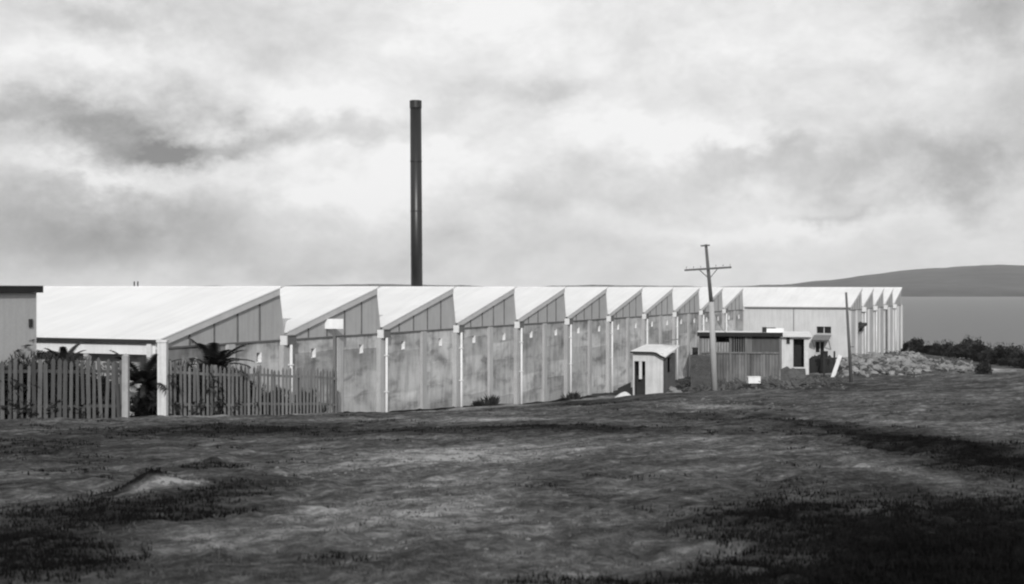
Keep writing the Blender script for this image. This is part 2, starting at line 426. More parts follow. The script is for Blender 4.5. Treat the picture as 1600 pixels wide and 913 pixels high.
def panel(ya, yb, q, z0, z1, matr, hole=None, name='wall_panel', th=.22):
    b = MB()
    if hole:
        ha, hb, hc, hd = hole
        b.box(q - th, q, ya, ha, z0, z1); b.box(q - th, q, hb, yb, z0, z1)
        b.box(q - th, q, ha, hb, z0, hc); b.box(q - th, q, ha, hb, hd, z1)
    else: b.box(q - th, q, ya, yb, z0, z1)
    o = b.build(name, matr, factory)
    if hole:
        b = MB(); b.box(q - th - .1, q - th - .01, ha - .1, hb + .1, hc - .1, hd + .1)
        v_ = b.build('air_vent', M['inside'], o)
        b = MB(); b.box(q - th, q + .03, hb - .03, hb + .02, hc, hd); b.box(q - th, q + .03, ha + .0, hb - .032, hc - .02, hc + .02); b.build('vent_lit_edges', M['white'], o)  # white plates stand for sun catching the far jamb and sill
    return o
def column(y, q, w, pr, matr, z1=None, z0=None):
    b = MB(); b.box(q + .002, q + pr, y - w / 2, y + w / 2, Z(BOT) if z0 is None else z0, Z(EV) - .05 if z1 is None else z1); return b.build('column', matr, factory)
for n in range(-1, 10):
    ys = (n + LO) * L; ye = (n + 1 + LO) * L; ym = (ys + ye) / 2
    if n == -1: ys = (n + .05) * L
    for a, c in ((ys, ym), (ym, ye)):
        if n == 9 and c == ye: c = 10.06 * L - .02
        h0 = a + (c - a) * .46
        panel(a, c, 0, Z(BOT), Z(EV) - .052, M['concrete'], (h0, h0 + .28, Z(2.80), Z(2.44)))
    column(ym, 0, .42, .14, M['column'])
for n in range(0, 10):
    y = (n + .06) * L
    column(y - .12, 0, .5, .22, M['column'], z1=Z(EV) - .21)
    b = MB()
    b.box(.03, .33, y - .35, y - .28, Z(EV) - .20, Z(EV) + .16); h = b.build('rainwater_head', M['galv'], factory)
    b = MB(); b.box(.04, .32, y - .275, y + .34, Z(EV) - .20, Z(EV) + .13); b.box(.02, .35, y - .27, y + .36, Z(EV) + .13, Z(EV) + .17); b.build('head_box', mat('shaded_zinc_box', .14) if n == 0 else bpy.data.materials['shaded_zinc_box'], h)  # bright near plate, dark box: lit and shaded sides put into the colour
    b = MB(); b.tube((.31, y, Z(EV) - .20), (.31, y, Z(BOT) + .3), .06); dp = b.build('downpipe', M['galv'], factory, smooth=True)
    for zz in (1.0, 2.6):
        b = MB(); b.box(.222, .39, y - .08, y + .08, Z(EV + zz), Z(EV + zz) + .05); b.build('pipe_bracket', M['galv'], dp)
# near end of the building: lintel, wall, eave gutter, corner post
ynear = (-1 + .05) * L
b = MB(); b.box(IN, -.22, ynear + .45, ynear + .65, Z(BOT), Z(2.0)); b.build('end_wall', M['annex'], factory)
b = MB(); b.box(IN, -.01, ynear - .02, ynear + .45, Z(2.24), Z(RL) - .04); b.build('sunlit_lintel_band', M['white'], factory)  # white band paints in the sunlit strip above the greyer wall
b = MB(); b.box(IN, .2, ynear - .16, ynear - .03, Z(RL) - .15, Z(RL) - .03); b.build('eave_gutter', M['dark'], factory)
b = MB(); b.box(.005, .2, ynear - .0, ynear + .27, Z(BOT), Z(EV) - .05); b.build('column', M['column'], factory)
b = MB(); b.box(-.30, -.12, ynear - .12, ynear - .03, Z(2.75), Z(RL) - .16); b.build('downpipe', M['galv'], factory)
for q in (-3.0, -6.2):
    b = MB(); b.box(q - .1, q + .1, ynear, ynear + .2, Z(BOT), Z(2.25)); b.build('column', M['column'], factory)
# wing: end wall facing the camera with openings
yw = 10.06 * L
def wx(px):  # photo column on the wing's end wall
    s = (px - 800) / F; P = O + D * yw
    return (s * P.y - P.x) / (N.x - s * N.y)
def wz(px, py):
    P = O + D * yw + N * wx(px); return CZ + (450 - py) / F * P.y - BZ
b = MB()
def wing_wall():
    op = [(wx(1276), wx(1298.5), wz(1287, 521), wz(1287, 510.5)), (wx(1274), wx(1287.5), wz(1281, 551), wz(1281, 534))]
    xs = sorted({0, Q1} | {v for o in op for v in o[:2]}); zs = sorted({Z(BOT), Z(RL) - .06} | {v for o in op for v in o[2:]})
    for a, c in zip(xs, xs[1:]):
        for e, f in zip(zs, zs[1:]):
            mx, mz = (a + c) / 2, (e + f) / 2
            if any(o[0] < mx < o[1] and o[2] < mz < o[3] for o in op): continue
            b.box(a, c, yw, yw + .25, e, f)
    w = b.build('wing_wall', M['wingwall'], factory)
    for o in op:
        p = MB(); p.box(o[0], o[1], yw + .19, yw + .22, o[2], o[3]); wn = p.build('window', M['glass'], factory)
        p = MB(); mid = (o[0] + o[1]) / 2
        p.box(mid - .035, mid + .035, yw + .12, yw + .185, o[2], o[3]); p.build('mullion', M['trim'], wn)
        p = MB(); p.box(o[0] - .05, o[1] + .05, yw - .06, yw - .003, o[2] - .07, o[2] - .003); p.build('window_sill', M['trim'], wn)
    p = MB(); xj = wx(1240); p.box(xj - .03, xj + .03, yw - .02, yw - .003, Z(BOT), Z(RL) - .2); p.build('wall_joint', M['joint'], w)
    # awning over the lower window
    p = MB(); a, c = wx(1272), wx(1299); z1 = wz(1285, 524.5); z0 = wz(1285, 531)
    p.hexa([(a, yw - 1.2, z0), (c, yw - 1.2, z0), (c, yw - .003, z1), (a, yw - .003, z1), (a, yw - 1.2, z0 + .05), (c, yw - 1.2, z0 + .05), (c, yw - .003, z1 + .05), (a, yw - .003, z1 + .05)])
    aw = p.build('window_awning', M['board'], factory)
    for s in (a + .05, c - .05):
        p = MB(); p.beam((s, yw - 1.1, z0 - .02), (s, yw - .04, z0 - .85), .06, .06, up=(1, 0, 0)); p.build('awning_brace', M['board'], aw)
wing_wall()
b = MB(); b.box(.2, Q1 + .15, yw - .16, yw - .02, Z(RL) - .16, Z(RL) - .04); b.build('eave_gutter', mat('zinc_gutter', .2), factory)
# wing side wall: ribbed sheets between piers
for k in range(10, 15):
    for a, c in (((k + LO) * L, (k + .5 + LO) * L), ((k + .5 + LO) * L, (k + 1 + LO) * L)):
        if k == 10 and a == (k + LO) * L: a = yw + .25
        if k == 14 and c > 15 * L: c = 15 * L + .3
        panel(a, c, Q1, Z(BOT), Z(EV) - .052, M['ribwall'])
        column(c - .1, Q1, .4, .16, M['wingwall'])
    y = (k + 1 + .06) * L
    if k < 14:
        b = MB(); b.box(Q1 + .03, Q1 + .4, y - .35, y + .3, Z(EV) - .25, Z(EV) + .18); b.build('rainwater_head', M['galv'], factory)
        b = MB(); b.tube((Q1 + .3, y, Z(EV) - .2), (Q1 + .3, y, Z(BOT) + .3), .07); b.build('downpipe', M['pole'] if k == 12 else M['galv'], factory, smooth=True)
column(yw + .22, Q1, .4, .16, M['wingwall'])
b = MB(); b.box(IN, Q1, 15 * L + .32, 15 * L + .55, Z(BOT), Z(EV) - .05); b.build('end_wall', M['wingwall'], factory)
# dark hoist bracket on the wing's side wall
b = MB(); ya = 11.0 * L - 2.2; za = Z(3.5)
b.beam((Q1 + .35, ya - .7, za - .1), (Q1 + .35, ya + 1.9, za + .12), .5, .22); b.beam((Q1 + .02, ya - .4, za - .75), (Q1 + .4, ya - .4, za - .1), .12, .12, up=(0, 1, 0)); b.beam((Q1 + .02, ya + 1.4, za - .6), (Q1 + .4, ya + 1.4, za + .05), .12, .12, up=(0, 1, 0)); b.tube((Q1 + .15, ya - .2, za + .14), (Q1 + .15, ya + .9, za + .22), .13)
b.build('hoist_bracket', M['dark'], factory)
# two small vent pipes above the first ridge
for qq in (-9.27, -9.46):
    b = MB(); b.tube((qq, .4 * L, Z(.9)), (qq, .4 * L, Z(-.28)), .03); b.build('vent_pipe', M['dark'], factory, smooth=True)

# ------------------------------------------------------------------ block at the near left
ax0 = -5.1
P = Vector(((57 - 800) / F * 39.3, 39.3, 0))
annex = thing('annex_block', 'plain grey rendered block with dark flat roof edge beside the near end of the factory', 'building', (P.x, P.y, BZ), THB)
b = MB(); b.box(-9, 0, -14, 0, Z(6.5), Z(.152)); b.build('wall', M['annex'], annex)
b = MB(); b.box(-9.3, .14, -14.3, .14, Z(.15), Z(-.06)); b.build('roof', M['coal'], annex)
b = MB(); b.box(-9.35, .17, -14.35, .17, Z(-.062), Z(-.085)); b.build('roof_flashing', M['galv'], annex)
b = MB(); b.box(-.02, .05, -.32, -.2, Z(1.2), Z(.95)); b.build('wall_bracket', M['dark'], annex)

# ------------------------------------------------------------------ chimney stack
cy = 95.0; cx = (652 - 800) / F * cy
st = thing('chimney_stack', 'tall black steel chimney rising above the sawtooth roofs', 'chimney', (cx, cy, 1.5))
top = CZ + (450 - 158.5) / F * cy - 1.5
lean = -.12
def sp(z): return (lean * z / top, 0, z)
b = MB(); b.tube(sp(0), sp(top), .44, .42, 40); b.build('shaft', M['stack'], st, smooth=False)
for p in st.children[0].data.polygons: p.use_smooth = len(p.vertices) == 4
b = MB(); b.tube(sp(top - .5), sp(top + .04), .45, .45, 40); b.build('cap_ring', M['stack'], st, smooth=False)
for zz in (top - 4.5, top - 8.2, top - 11.4):
    b = MB(); b.tube(sp(zz), sp(zz + .07), .447, .447, 40); b.build('joint_band', M['stack'], st)
b = MB(); b.box(-.7, .7, -.7, .7, 0, CZ - 1.5 - .9); b.build('base', M['brick'], st)
b = MB(); b.tube((sp(top)[0], 0, top + .041), (sp(top)[0], 0, top + .05), .40, .40, 30); b.build('flue_mouth', M['inside'], st)

# ------------------------------------------------------------------ picket fences
def fence(name, label, A, B, n, hp, m=M['picket'], rag=0.0, seed=1, skip=(), wd=.11):
    A = Vector((A[0], A[1], 0)); Bv = Vector((B[0], B[1], 0)); d = Bv - A; Ln = d.length; ang = math.atan2(d.y, d.x)
    z0 = ground_z(A.x, A.y)
    root = thing(name, label, 'fence', (A.x, A.y, z0), ang)
    rnd = random.Random(seed)
    def gz(s): p = A + d * s; return ground_z(p.x, p.y) - z0
    for i in range(n):
        s = (i + .5) / n + rnd.uniform(-.12, .12) / n; x = s * Ln
        if i in skip: continue
        h = hp * rnd.uniform(.975, 1.02) - (rag * rnd.random()); w = wd * rnd.uniform(.85, 1.15) / 2; ln = rnd.gauss(0, .03); zb = gz(s) - .12
        b = MB(); y0, y1 = -.045, -.02
        i0 = len(b.v)
        pts = [(x - w, zb), (x + w, zb), (x + w + ln, zb + h + .06), (x + ln, zb + h + .14), (x - w + ln, zb + h + .06)]
        for yy in (y0, y1): b.v += [(a, yy, c) for a, c in pts]
        b.f += [(0, 1, 2, 3, 4), (9, 8, 7, 6, 5)] + [((k + 1) % 5, k, k + 5, (k + 1) % 5 + 5) for k in range(5)]
        b.build('picket', m, root)
    for hz in (.38, hp - .38):
        b = MB()
        for k in range(6):
            s0, s1 = k / 6, (k + 1) / 6
            b.beam((s0 * Ln, .02, gz(s0) + hz), (s1 * Ln, .02, gz(s1) + hz), .05, .09)
        b.build('rail', m, root)
    k = max(2, int(Ln / 2.6))
    for i in range(k + 1):
        s = i / k; b = MB(); b.box(s * Ln - .06, s * Ln + .06, .05, .17, gz(s) - .4, gz(s) + hp - .05); b.build('post', m, root)
    return root
fA = ((262 - 800) / F * 41.2, 41.2); fB = ((527 - 800) / F * 51.2, 51.2)
fence('picket_fence', 'weathered picket fence running along the factory wall as far as the sign post', fA, fB, 44, 1.80, rag=.14, seed=3)
fC = ((-70 - 800) / F * 37, 37.0); fD = ((190 - 800) / F * 38.6, 38.6)
fence('picket_fence', 'weathered picket fence below the grey annex block, ending at the slim gate post', fC, fD, 27, 1.80, m=M['picketd'], rag=.16, seed=5, wd=.105)
gp = ((196.5 - 800) / F * 38.5, 38.5)
z0 = ground_z(*gp)
t_ = thing('gate_post', 'slim pale grey gate post ending the fence below the annex block', 'post', (gp[0], gp[1], z0))
b = MB(); b.box(-.09, .09, -.09, .09, -.3, 1.86); b.build('shaft', M['trimd'], t_); b = MB(); b.hexa([(-.1, -.1, 1.86), (.1, -.1, 1.86), (.1, .1, 1.86), (-.1, .1, 1.86), (-.02, -.02, 1.94), (.02, -.02, 1.94), (.02, .02, 1.94), (-.02, .02, 1.94)]); b.build('cap', M['trimd'], t_)

gp = ((254.5 - 800) / F * 40.9, 40.9); z0 = ground_z(*gp)
t_ = thing('gate_post', 'tall thick white post at the factory corner, on the far side of the open gateway', 'post', (gp[0], gp[1], z0))
b = MB(); b.box(-.14, .14, -.14, .14, -.3, 2.36); b.build('shaft', M['postw'], t_)
b = MB(); b.box(-.17, .17, -.17, .17, 2.361, 2.43); b.build('cap', M['postw'], t_)
b = MB(); b.box(-.2, -.142, -.05, .05, 1.55, 1.7); b.build('hinge', M['dark'], t_)
# sign on its post at the end of the fence
sY = 52.35; sX = (522 - 800) / F * sY; z0 = ground_z(sX, sY)
sg = thing('sign_post', 'small blank white notice board on a dark post where the picket fence ends', 'sign', (sX, sY, z0))
def hz(py, Y, z0): return CZ + (450 - py) / F * Y - z0
b = MB(); b.box(-.05, .05, 0, .09, -.3, hz(500, sY, z0)); b.build('post', M['board'], sg)
b = MB(); b.box(-.42, .38, -.035, -.003, hz(514, sY, z0), hz(498.5, sY, z0)); b.build('sign_board', M['white'], sg)

# ------------------------------------------------------------------ telephone pole
pY = 78.0
def pp(px, py, Y=pY): return Vector(((px - 800) / F * Y, Y, CZ + (450 - py) / F * Y))
B0 = pp(1117, 602); zb = ground_z(B0.x, B0.y); B0.z = zb
tp = thing('telephone_pole', 'leaning timber pole with crossarm standing in front of the dark iron shed', 'pole', B0)
def lp(px, py, dy=0): return pp(px, py) - B0 + Vector((0, dy, 0))
b = MB(); b.tube(Vector((0, 0, -.4)), lp(1111.5, 472), .19, .16, 14); b.build('lower_shaft', M['polepale'], tp, smooth=True)
b = MB(); b.tube(lp(1111.4, 474), lp(1103, 382), .125, .085, 12); b.build('upper_shaft', M['pole'], tp, smooth=True)
b = MB(); b.beam(lp(1069, 422.5, -.16), lp(1142, 418, -.16), .1, .12); ca = b.build('crossarm', M['pole'], tp)
for px in (1072, 1083, 1094, 1118, 1129, 1140):
    b = MB(); q = lp(px, 421.8 - (px - 1070) * .06, -.16); b.tube(q, q + Vector((0, 0, .13)), .012, n=6); b.tube(q + Vector((0, 0, .1)), q + Vector((0, 0, .19)), .035, .02, 8); b.build('insulator', M['ceramic'], ca)
b = MB(); b.beam(lp(1094.5, 384.5, -.11), lp(1108.5, 383.5, -.11), .08, .09); b.build('top_arm', M['pole'], tp)
for (a, c) in ((1091, 421), (1121, 419.5)):
    b = MB(); b.beam(lp(a, c, -.16), lp(1108, 436, -.1), .04, .05); b.build('brace', M['pole'], tp)

# bare leaning pole near the wing
qY = 88.0
def rp(px, py): return pp(px, py, qY)
B1 = rp(1330.5, 598); B1.z = ground_z(B1.x, B1.y)
o = thing('bare_pole', 'thin bare pole leaning in front of the corner of the far wing', 'pole', B1)
b = MB(); b.tube(Vector((0, 0, -.3)), rp(1322, 457) - B1, .13, .075, 10); b.build('shaft', M['pole'], o, smooth=True)
b = MB(); q = rp(1329, 542) - B1; b.tube(q, q + Vector((.25, 0, .0)), .03, n=6); b.build('peg', M['pole'], o)

# service wire from the pole to the shed roof
def wire(name, label, a, c, sag, r=.012):
    b = MB(); n = 14; pts = [a.lerp(c, i / n) - Vector((0, 0, sag * 4 * (i / n) * (1 - i / n))) for i in range(n + 1)]
    for p, q in zip(pts, pts[1:]): b.tube(p, q, r, n=5)
    tag(b.build(name, M['dark']), label, 'wire')

# ------------------------------------------------------------------ small hut
hY = 74.0
hc = Vector(((990 - 800) / F * hY, hY + .4, 0)); hz0 = ground_z(hc.x + 1, hc.y)
hut = thing('small_hut', 'small whitewashed hut with dark doorway and sagging roof in front of the long wall', 'hut', (hc.x, hc.y, hz0), THB)
W, DP, H = 1.80, 2.55, hz(551.5, hY, hz0)
b = MB(); b.box(0, .07, 0, .12, -.4, H); b.box(.07, .75, 0, .12, hz(565, hY, hz0), H); b.box(.75, W, 0, .12, -.4, H); b.build('front_wall', M['hutwhite'], hut)
b = MB(); b.box(W - .12, W, .122, .95, -.4, H - .14); b.box(W - .12, W, 1.75, DP, -.4, H - .1); b.box(W - .12, W, .95, 1.75, -.4, hz(584, hY, hz0)); b.box(W - .12, W, .95, 1.75, hz(560, hY, hz0), H - .12); b.build('side_wall', M['brick'], hut)  # right side wall set darker than the pale front
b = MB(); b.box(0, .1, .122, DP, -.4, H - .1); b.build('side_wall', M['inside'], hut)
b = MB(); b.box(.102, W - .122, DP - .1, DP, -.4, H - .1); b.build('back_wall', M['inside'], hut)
b = MB(); b.box(.36, .53, .02, .1, hz(593, hY, hz0), hz(565, hY, hz0)); b.build('door_post', M['hutwhite'], hut)
b = MB(); b.box(.07, .75, .3, .36, -.3, hz(588, hY, hz0)); b.build('lower_door', M['dark'], hut)
b = MB()      # sagging roof sheet
nx = 8
for layer, dz in ((0, 0), (1, .07)):
    for i in range(nx + 1):
        k = i / nx; x = -.1 + k * (W + .28); sag = -.30 * sst(.68, 1, k)
        for (yy, zz) in ((-.16, 0.0), (DP + .25, .28)):
            b.v.append((x, yy, H + .02 + dz + zz + sag * (1 if yy < 0 else .15)))
n2 = (nx + 1) * 2
for i in range(nx):
    a = 2 * i
    b.f += [(a, a + 1, a + 3, a + 2), (n2 + a, n2 + a + 2, n2 + a + 3, n2 + a + 1), (a, a + 2, n2 + a + 2, n2 + a), (a + 1, n2 + a + 1, n2 + a + 3, a + 3)]
b.f += [(0, n2, n2 + 1, 1), (2 * nx, 2 * nx + 1, n2 + 2 * nx + 1, n2 + 2 * nx)]
rf = b.build('roof', M['hutroof'], hut)
b = MB()
for i in range(nx):
    k0, k1 = i / nx, (i + 1) / nx
    f = lambda k: (-.1 + k * (W + .28), -.19, H + .02 - .30 * sst(.68, 1, k))
    b.beam(f(k0), f(k1), .05, .10)
b.build('roof_edge', M['coal'], rf)
b = MB(); b.beam((1.2, 2.4, H + .62), (1.95, 2.6, H + .70), .5, .05); b.build('roof_scrap', M['board'], rf)
# dark sheet and sand at the hut's left
p = Vector(((981 - 800) / F * 75, 75.4, 0)); z = ground_z(p.x, p.y)
b = MB(); b.hexa([(-.55, 0, .45), (.22, 0, .05), (.22, .1, .05), (-.55, .1, .45), (-.55, .0, .62), (.22, 0, .98), (.22, .1, .98), (-.55, .1, .62)])
o = b.build('steel_sheet', M['dark']); o.location = (p.x, p.y, z + .05); tag(o, 'dark torn sheet propped against the doorway side of the small hut', 'sheet')
def heap(name, label, cat, X, Y, rx, ry, h, m, seed=0, kind=None, rough=.12):
    b = MB(); nr, na = 10, 26; z = ground_z(X, Y)
    b.v.append((0, 0, h))
    for r in range(1, nr + 1):
        for a in range(na):
            t = 2 * math.pi * a / na; k = r / nr; w = 1 + .18 * noise.noise(Vector((math.cos(t) * 1.3, math.sin(t) * 1.3, seed)))
            x, y = math.cos(t) * rx * k * w, math.sin(t) * ry * k * w
            zz = h * (1 - k) ** .8 * (1 + .15 * math.sin(k * 3)) + rough * h * noise.noise(Vector((x * 3.2, y * 3.2, seed))) - (.25 if r == nr else 0)
            b.v.append((x, y, zz))
    for a in range(na): b.f.append((0, 1 + a, 1 + (a + 1) % na))
    for r in range(nr - 1):
        for a in range(na):
            i = 1 + r * na; b.f.append((i + a, i + na + a, i + na + (a + 1) % na, i + (a + 1) % na))
    o = b.build(name, m, smooth=True); o.location = (X, Y, z); tag(o, label, cat, kind=kind); return o
heap('sand_pile', 'low pile of white sand beside the small hut', 'sand pile', (975 - 800) / F * 74.5, 74.3, .75, .7, .50, M['sand'], 3)
# loose blocks by the hut's side
for (px, yy, s, rz, lb) in ((1050, 73.6, .34, .3, 'pale broken block lying on top at the right side of the small hut'), (1057, 73.0, .42, .9, 'large broken block low against the right side of the small hut'), (1046, 72.6, .3, 1.7, 'small grey block lying at the front corner of the small hut')):
    X = (px - 800) / F * yy; b = MB(); b.rock((0, 0, s * .5), s, .75, seed=px)
    o = b.build('stone_block', M['rubble']); o.location = (X, yy, ground_z(X, yy) + (.25 if s == .34 else 0)); o.rotation_euler = (0, 0, rz); tag(o, lb, 'stone block')

# ------------------------------------------------------------------ dark iron shed
sY = 93.0
sc0 = Vector(((1093 - 800) / F * (sY + 1.5), sY + 1.5, 0)); sz0 = ground_z(sc0.x + 3, sY)
shed = thing('iron_shed', 'long dark corrugated iron shed with open upper windows behind the telephone pole', 'shed', (sc0.x, sc0.y, sz0), THB * .35)
ca_ = math.cos(THB * .35); sa_ = math.sin(THB * .35)
def sx(px):
    s = (px - 800) / F; return (s * sc0.y - sc0.x) / (ca_ - s * sa_)
def szz(px, py):
    Y = sc0.y + sa_ * sx(px); return CZ + (450 - py) / F * Y - sz0
W = sx(1219); H = szz(1150, 521.5); Hm = szz(1150, 551)
b = MB(); b.box(0, W, 0, .06, -.5, Hm); b.build('lower_wall', M['corr'], shed)
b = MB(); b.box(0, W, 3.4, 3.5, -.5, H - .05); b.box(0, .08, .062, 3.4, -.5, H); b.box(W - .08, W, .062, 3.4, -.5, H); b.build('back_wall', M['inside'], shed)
b = MB(); b.box(-.15, W + .15, -.3, 3.7, H, H + .08); b.build('roof', M['hutroof'], shed)
b = MB(); b.box(-.17, W + .17, -.36, -.305, H - .20, H + .1); b.build('fascia', M['coal'], shed)
b = MB(); b.box(sx(1094), sx(1109), -.03, .03, Hm + .01, szz(1100, 528)); b.build('upper_panel', M['corrpale'], shed)
b = MB(); b.box(sx(1119), sx(1139), -.04, .02, Hm + .02, szz(1130, 535)); b.build('upper_panel', M['corrpale'], shed)
b = MB()
for i in range(7):
    x = sx(1143.5) + i * (sx(1165) - sx(1143.5)) / 6; b.box(x - .03, x + .03, 0, .05, Hm, H - .2)
b.build('window_bars', M['board'], shed)
b = MB(); b.box(sx(1166), sx(1175), -.02, .05, Hm + .01, H - .2); b.build('door_board', M['board'], shed)
b = MB(); b.box(sx(1175.5), W - .1, -.0, .05, Hm + .01, H - .3); b.build('upper_boarding', mat('tarred_boards', .085, var=.4, stretch=(5, 5, .3)), shed)
for px in (1093.7, 1117.5, 1141, 1165, 1218.3):
    b = MB(); x = sx(px); b.box(x - .07, x + .07, -.09, -.042, -.5, H - .02); b.build('post', M['board'], shed)
b = MB(); b.box(0, W, -.1, -.05, Hm - .07, Hm + .05); b.build('rail', M['board'], shed)
wire('service_wire', 'thin service wire from the telephone pole down to the iron shed roof', pp(1111, 470), Vector((sc0.x + ca_ * sx(1136), sc0.y + sa_ * sx(1136) - .2, sz0 + H + .08)), .5)
# white trough on the shed's roof
x0, x1 = sx(1192), sx(1226); yb = .9
tr = Vector((sc0.x + ca_ * (x0 + x1) / 2 - sa_ * yb, sc0.y + sa_ * (x0 + x1) / 2 + ca_ * yb, sz0 + H + .08))
o = thing('roof_trough', 'pale metal trough lying on the right end of the iron shed roof', 'trough', tr, THB * .35)
b = MB(); hw = (x1 - x0) / 2
b.box(-hw + .3, hw, -.25, .25, 0, .30); b.build('trough_body', M['white'], o)
b = MB(); b.box(-hw, -hw + .29, -.2, .2, 0, .38); b.box(-hw + .29, hw - .6, -.27, -.22, .302, .36); b.build('end_piece', M['dark'], o)
# dark brick stack left of the pole
def bricks(b, x0, x1, y0, y1, h, seed=1):
    rnd = random.Random(seed); ch = .11; cw = .3; k = 0
    z = 0
    while z < h:
        x = x0 - (cw / 2 if k % 2 else 0)
        while x < x1:
            a = max(x, x0) + rnd.uniform(.004, .02); c = min(x + cw, x1) - rnd.uniform(.004, .02)
            if c > a + .04: b.box(a, c, y0 + rnd.uniform(-.03, .03), y1, z + .004, z + ch - .004)
            x += cw
        z += ch; k += 1
Y = 88.0; X0 = (1079 - 800) / F * Y; z = ground_z(X0 + .7, Y)
b = MB(); bricks(b, 0, 1.42, 0, 1.1, hz(556, Y, z) + .2); o = b.build('brick_stack', M['brick']); o.location = (X0, Y, z - .2); o.rotation_euler = (0, 0, THB * .3)
tag(o, 'square stack of dark bricks just left of the telephone pole', 'brick stack')
b = MB(); b.tube((0, 0, 0), (0, 0, .5), .2, .2, 16); b.tube((0, 0, .2), (0, 0, .23), .21, .21, 16); b.tube((0, 0, .47), (0, 0, .51), .21, .21, 16)
o = b.build('drum', M['dark']); o.location = (X0 + .38, Y + .4, z - .2 + math.ceil((hz(556, Y, z) + .2) / .11) * .11); tag(o, 'small dark drum standing on the brick stack', 'drum')
# white box on the ground before the shed
Y = 86.0; X = (1177.5 - 800) / F * Y; z = ground_z(X, Y)
o = thing('white_box', 'bright white box on the ground in front of the iron shed', 'box', (X, Y, z + .22), .12)
b = MB(); b.box(-.42, .42, -.2, -.17, 0, .42); b.box(-.42, .42, .17, .2, 0, .42); b.box(-.42, -.39, -.168, .168, 0, .42); b.box(.39, .42, -.168, .168, 0, .42); b.box(-.38, .38, -.16, .16, .02, .40); b.build('box_body', M['white'], o)
b = MB(); b.box(-.2, .2, -.1, .1, -.5, .0); b.build('stand', M['brick'], o)
b = MB(); b.box(-.44, .44, -.225, .225, .421, .45); b.build('lid', M['white'], o)

# ------------------------------------------------------------------ white outhouse with lean-to
uY = 103.0
u0 = Vector(((1221.5 - 800) / F * uY, uY, 0)); uz = ground_z(u0.x + 1, uY)
out = thing('outhouse', 'white outhouse with a tall black doorway between the iron shed and the wing', 'outhouse', (u0.x, u0.y, uz), THB * .4)
cu, su = math.cos(THB * .4), math.sin(THB * .4)
def ux(px): s = (px - 800) / F; return (s * u0.y - u0.x) / (cu - s * su)
def uzz(px, py): return CZ + (450 - py) / F * (u0.y + su * ux(px)) - uz
H = uzz(1245, 527)
b = MB(); b.box(0, ux(1239.5), 0, .2, -.5, H); b.box(ux(1239.5), ux(1256.5), 0, .2, -.5, uzz(1248, 574)); b.box(ux(1256.5), ux(1264), 0, .2, -.5, H); b.build('front_wall', M['hutwhite'], out)
b = MB(); b.box(ux(1262), ux(1264), .202, 3, -.5, H); b.box(0, .15, .202, 3, -.5, H); b.box(.152, ux(1262) - .002, 2.9, 3, -.5, H); b.build('side_wall', M['hutwhite'], out)
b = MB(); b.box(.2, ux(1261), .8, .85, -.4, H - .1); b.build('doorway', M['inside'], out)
b = MB()
b.hexa([(-.2, -.4, H + .02), (ux(1268), -.4, H + .02), (ux(1268), 3.2, H + .3), (-.2, 3.2, H + .3), (-.2, -.4, H + .08), (ux(1268), -.4, H + .08), (ux(1268), 3.2, H + .36), (-.2, 3.2, H + .36)])
b.build('roof', M['hutroof'], out)
b = MB(); b.box(ux(1229), ux(1234), -.1, -.003, uzz(1230, 537), uzz(1230, 527)); b.build('lamp_box', M['dark'], out)
b = MB(); b.box(-.1, ux(1268), -.04, -.003, H - .14, H); b.build('lintel', M['white'], out)
for i in range(3):
    b = MB(); b.box(ux(1238), ux(1258), -.3 * (3 - i), -.3 * (2 - i), -.3, uzz(1248, 574) - .15 * (2 - i) - .1); b.build('step', M['brick'], out)
# timber prop and dark heaps under the awning
heap('coal_heap', 'black coal heap under the awning against the wing wall', 'coal heap', (1276 - 800) / F * 106, 106, 1.7, 1.2, 1.25, M['coal'], 5, rough=.5)
heap('coal_heap', 'lower black coal heap behind the leaning pale plank', 'coal heap', (1300 - 800) / F * 104, 104.5, 1.0, 1.0, 1.2, M['coal'], 8, rough=.5)
heap('earth_heap', 'dark earth heap between the iron shed and the outhouse steps', 'earth heap', (1232 - 800) / F * 96, 96, 1.5, 1.2, .9, M['brick'], 12, rough=.3)
Y = 105; X = (1283.5 - 800) / F * Y; z = ground_z(X, Y)
o = thing('drum', 'upright black drum standing against the wing under the lower window', 'drum', (X, Y - .9, z + .6))
b = MB(); b.tube((0, 0, -.6), (0, 0, 1.15), .3, .3, 20); b.build('drum_body', M['coal'], o); b = MB(); b.tube((0, 0, 1.15), (0, 0, 1.19), .33, .33, 20); b.build('lid', M['coal'], o)
Y = 97.0; X = (1300.5 - 800) / F * Y; z = ground_z(X, Y)
b = MB(); b.beam((0, 0, -.1), (.95, 1.4, hz(557, Y, z)), .30, .07, up=(0, -1, .3)); o = b.build('leaning_plank', M['plank']); o.location = (X, Y, z)
tag(o, 'broad pale plank leaning up near the foot of the bare pole', 'plank')
b = MB(); b.box(-.06, .06, 0, .12, -.3, 1.9); b.box(-.9, .5, -.05, 0, 1.3, 1.42); b.box(-.85, -.73, 0, .12, -.3, 1.7)
o = b.build('timber_trestle', M['dark']); o.location = (X + .55, Y + 1.5, z); tag(o, 'dark timber trestle holding up the pale plank', 'trestle')

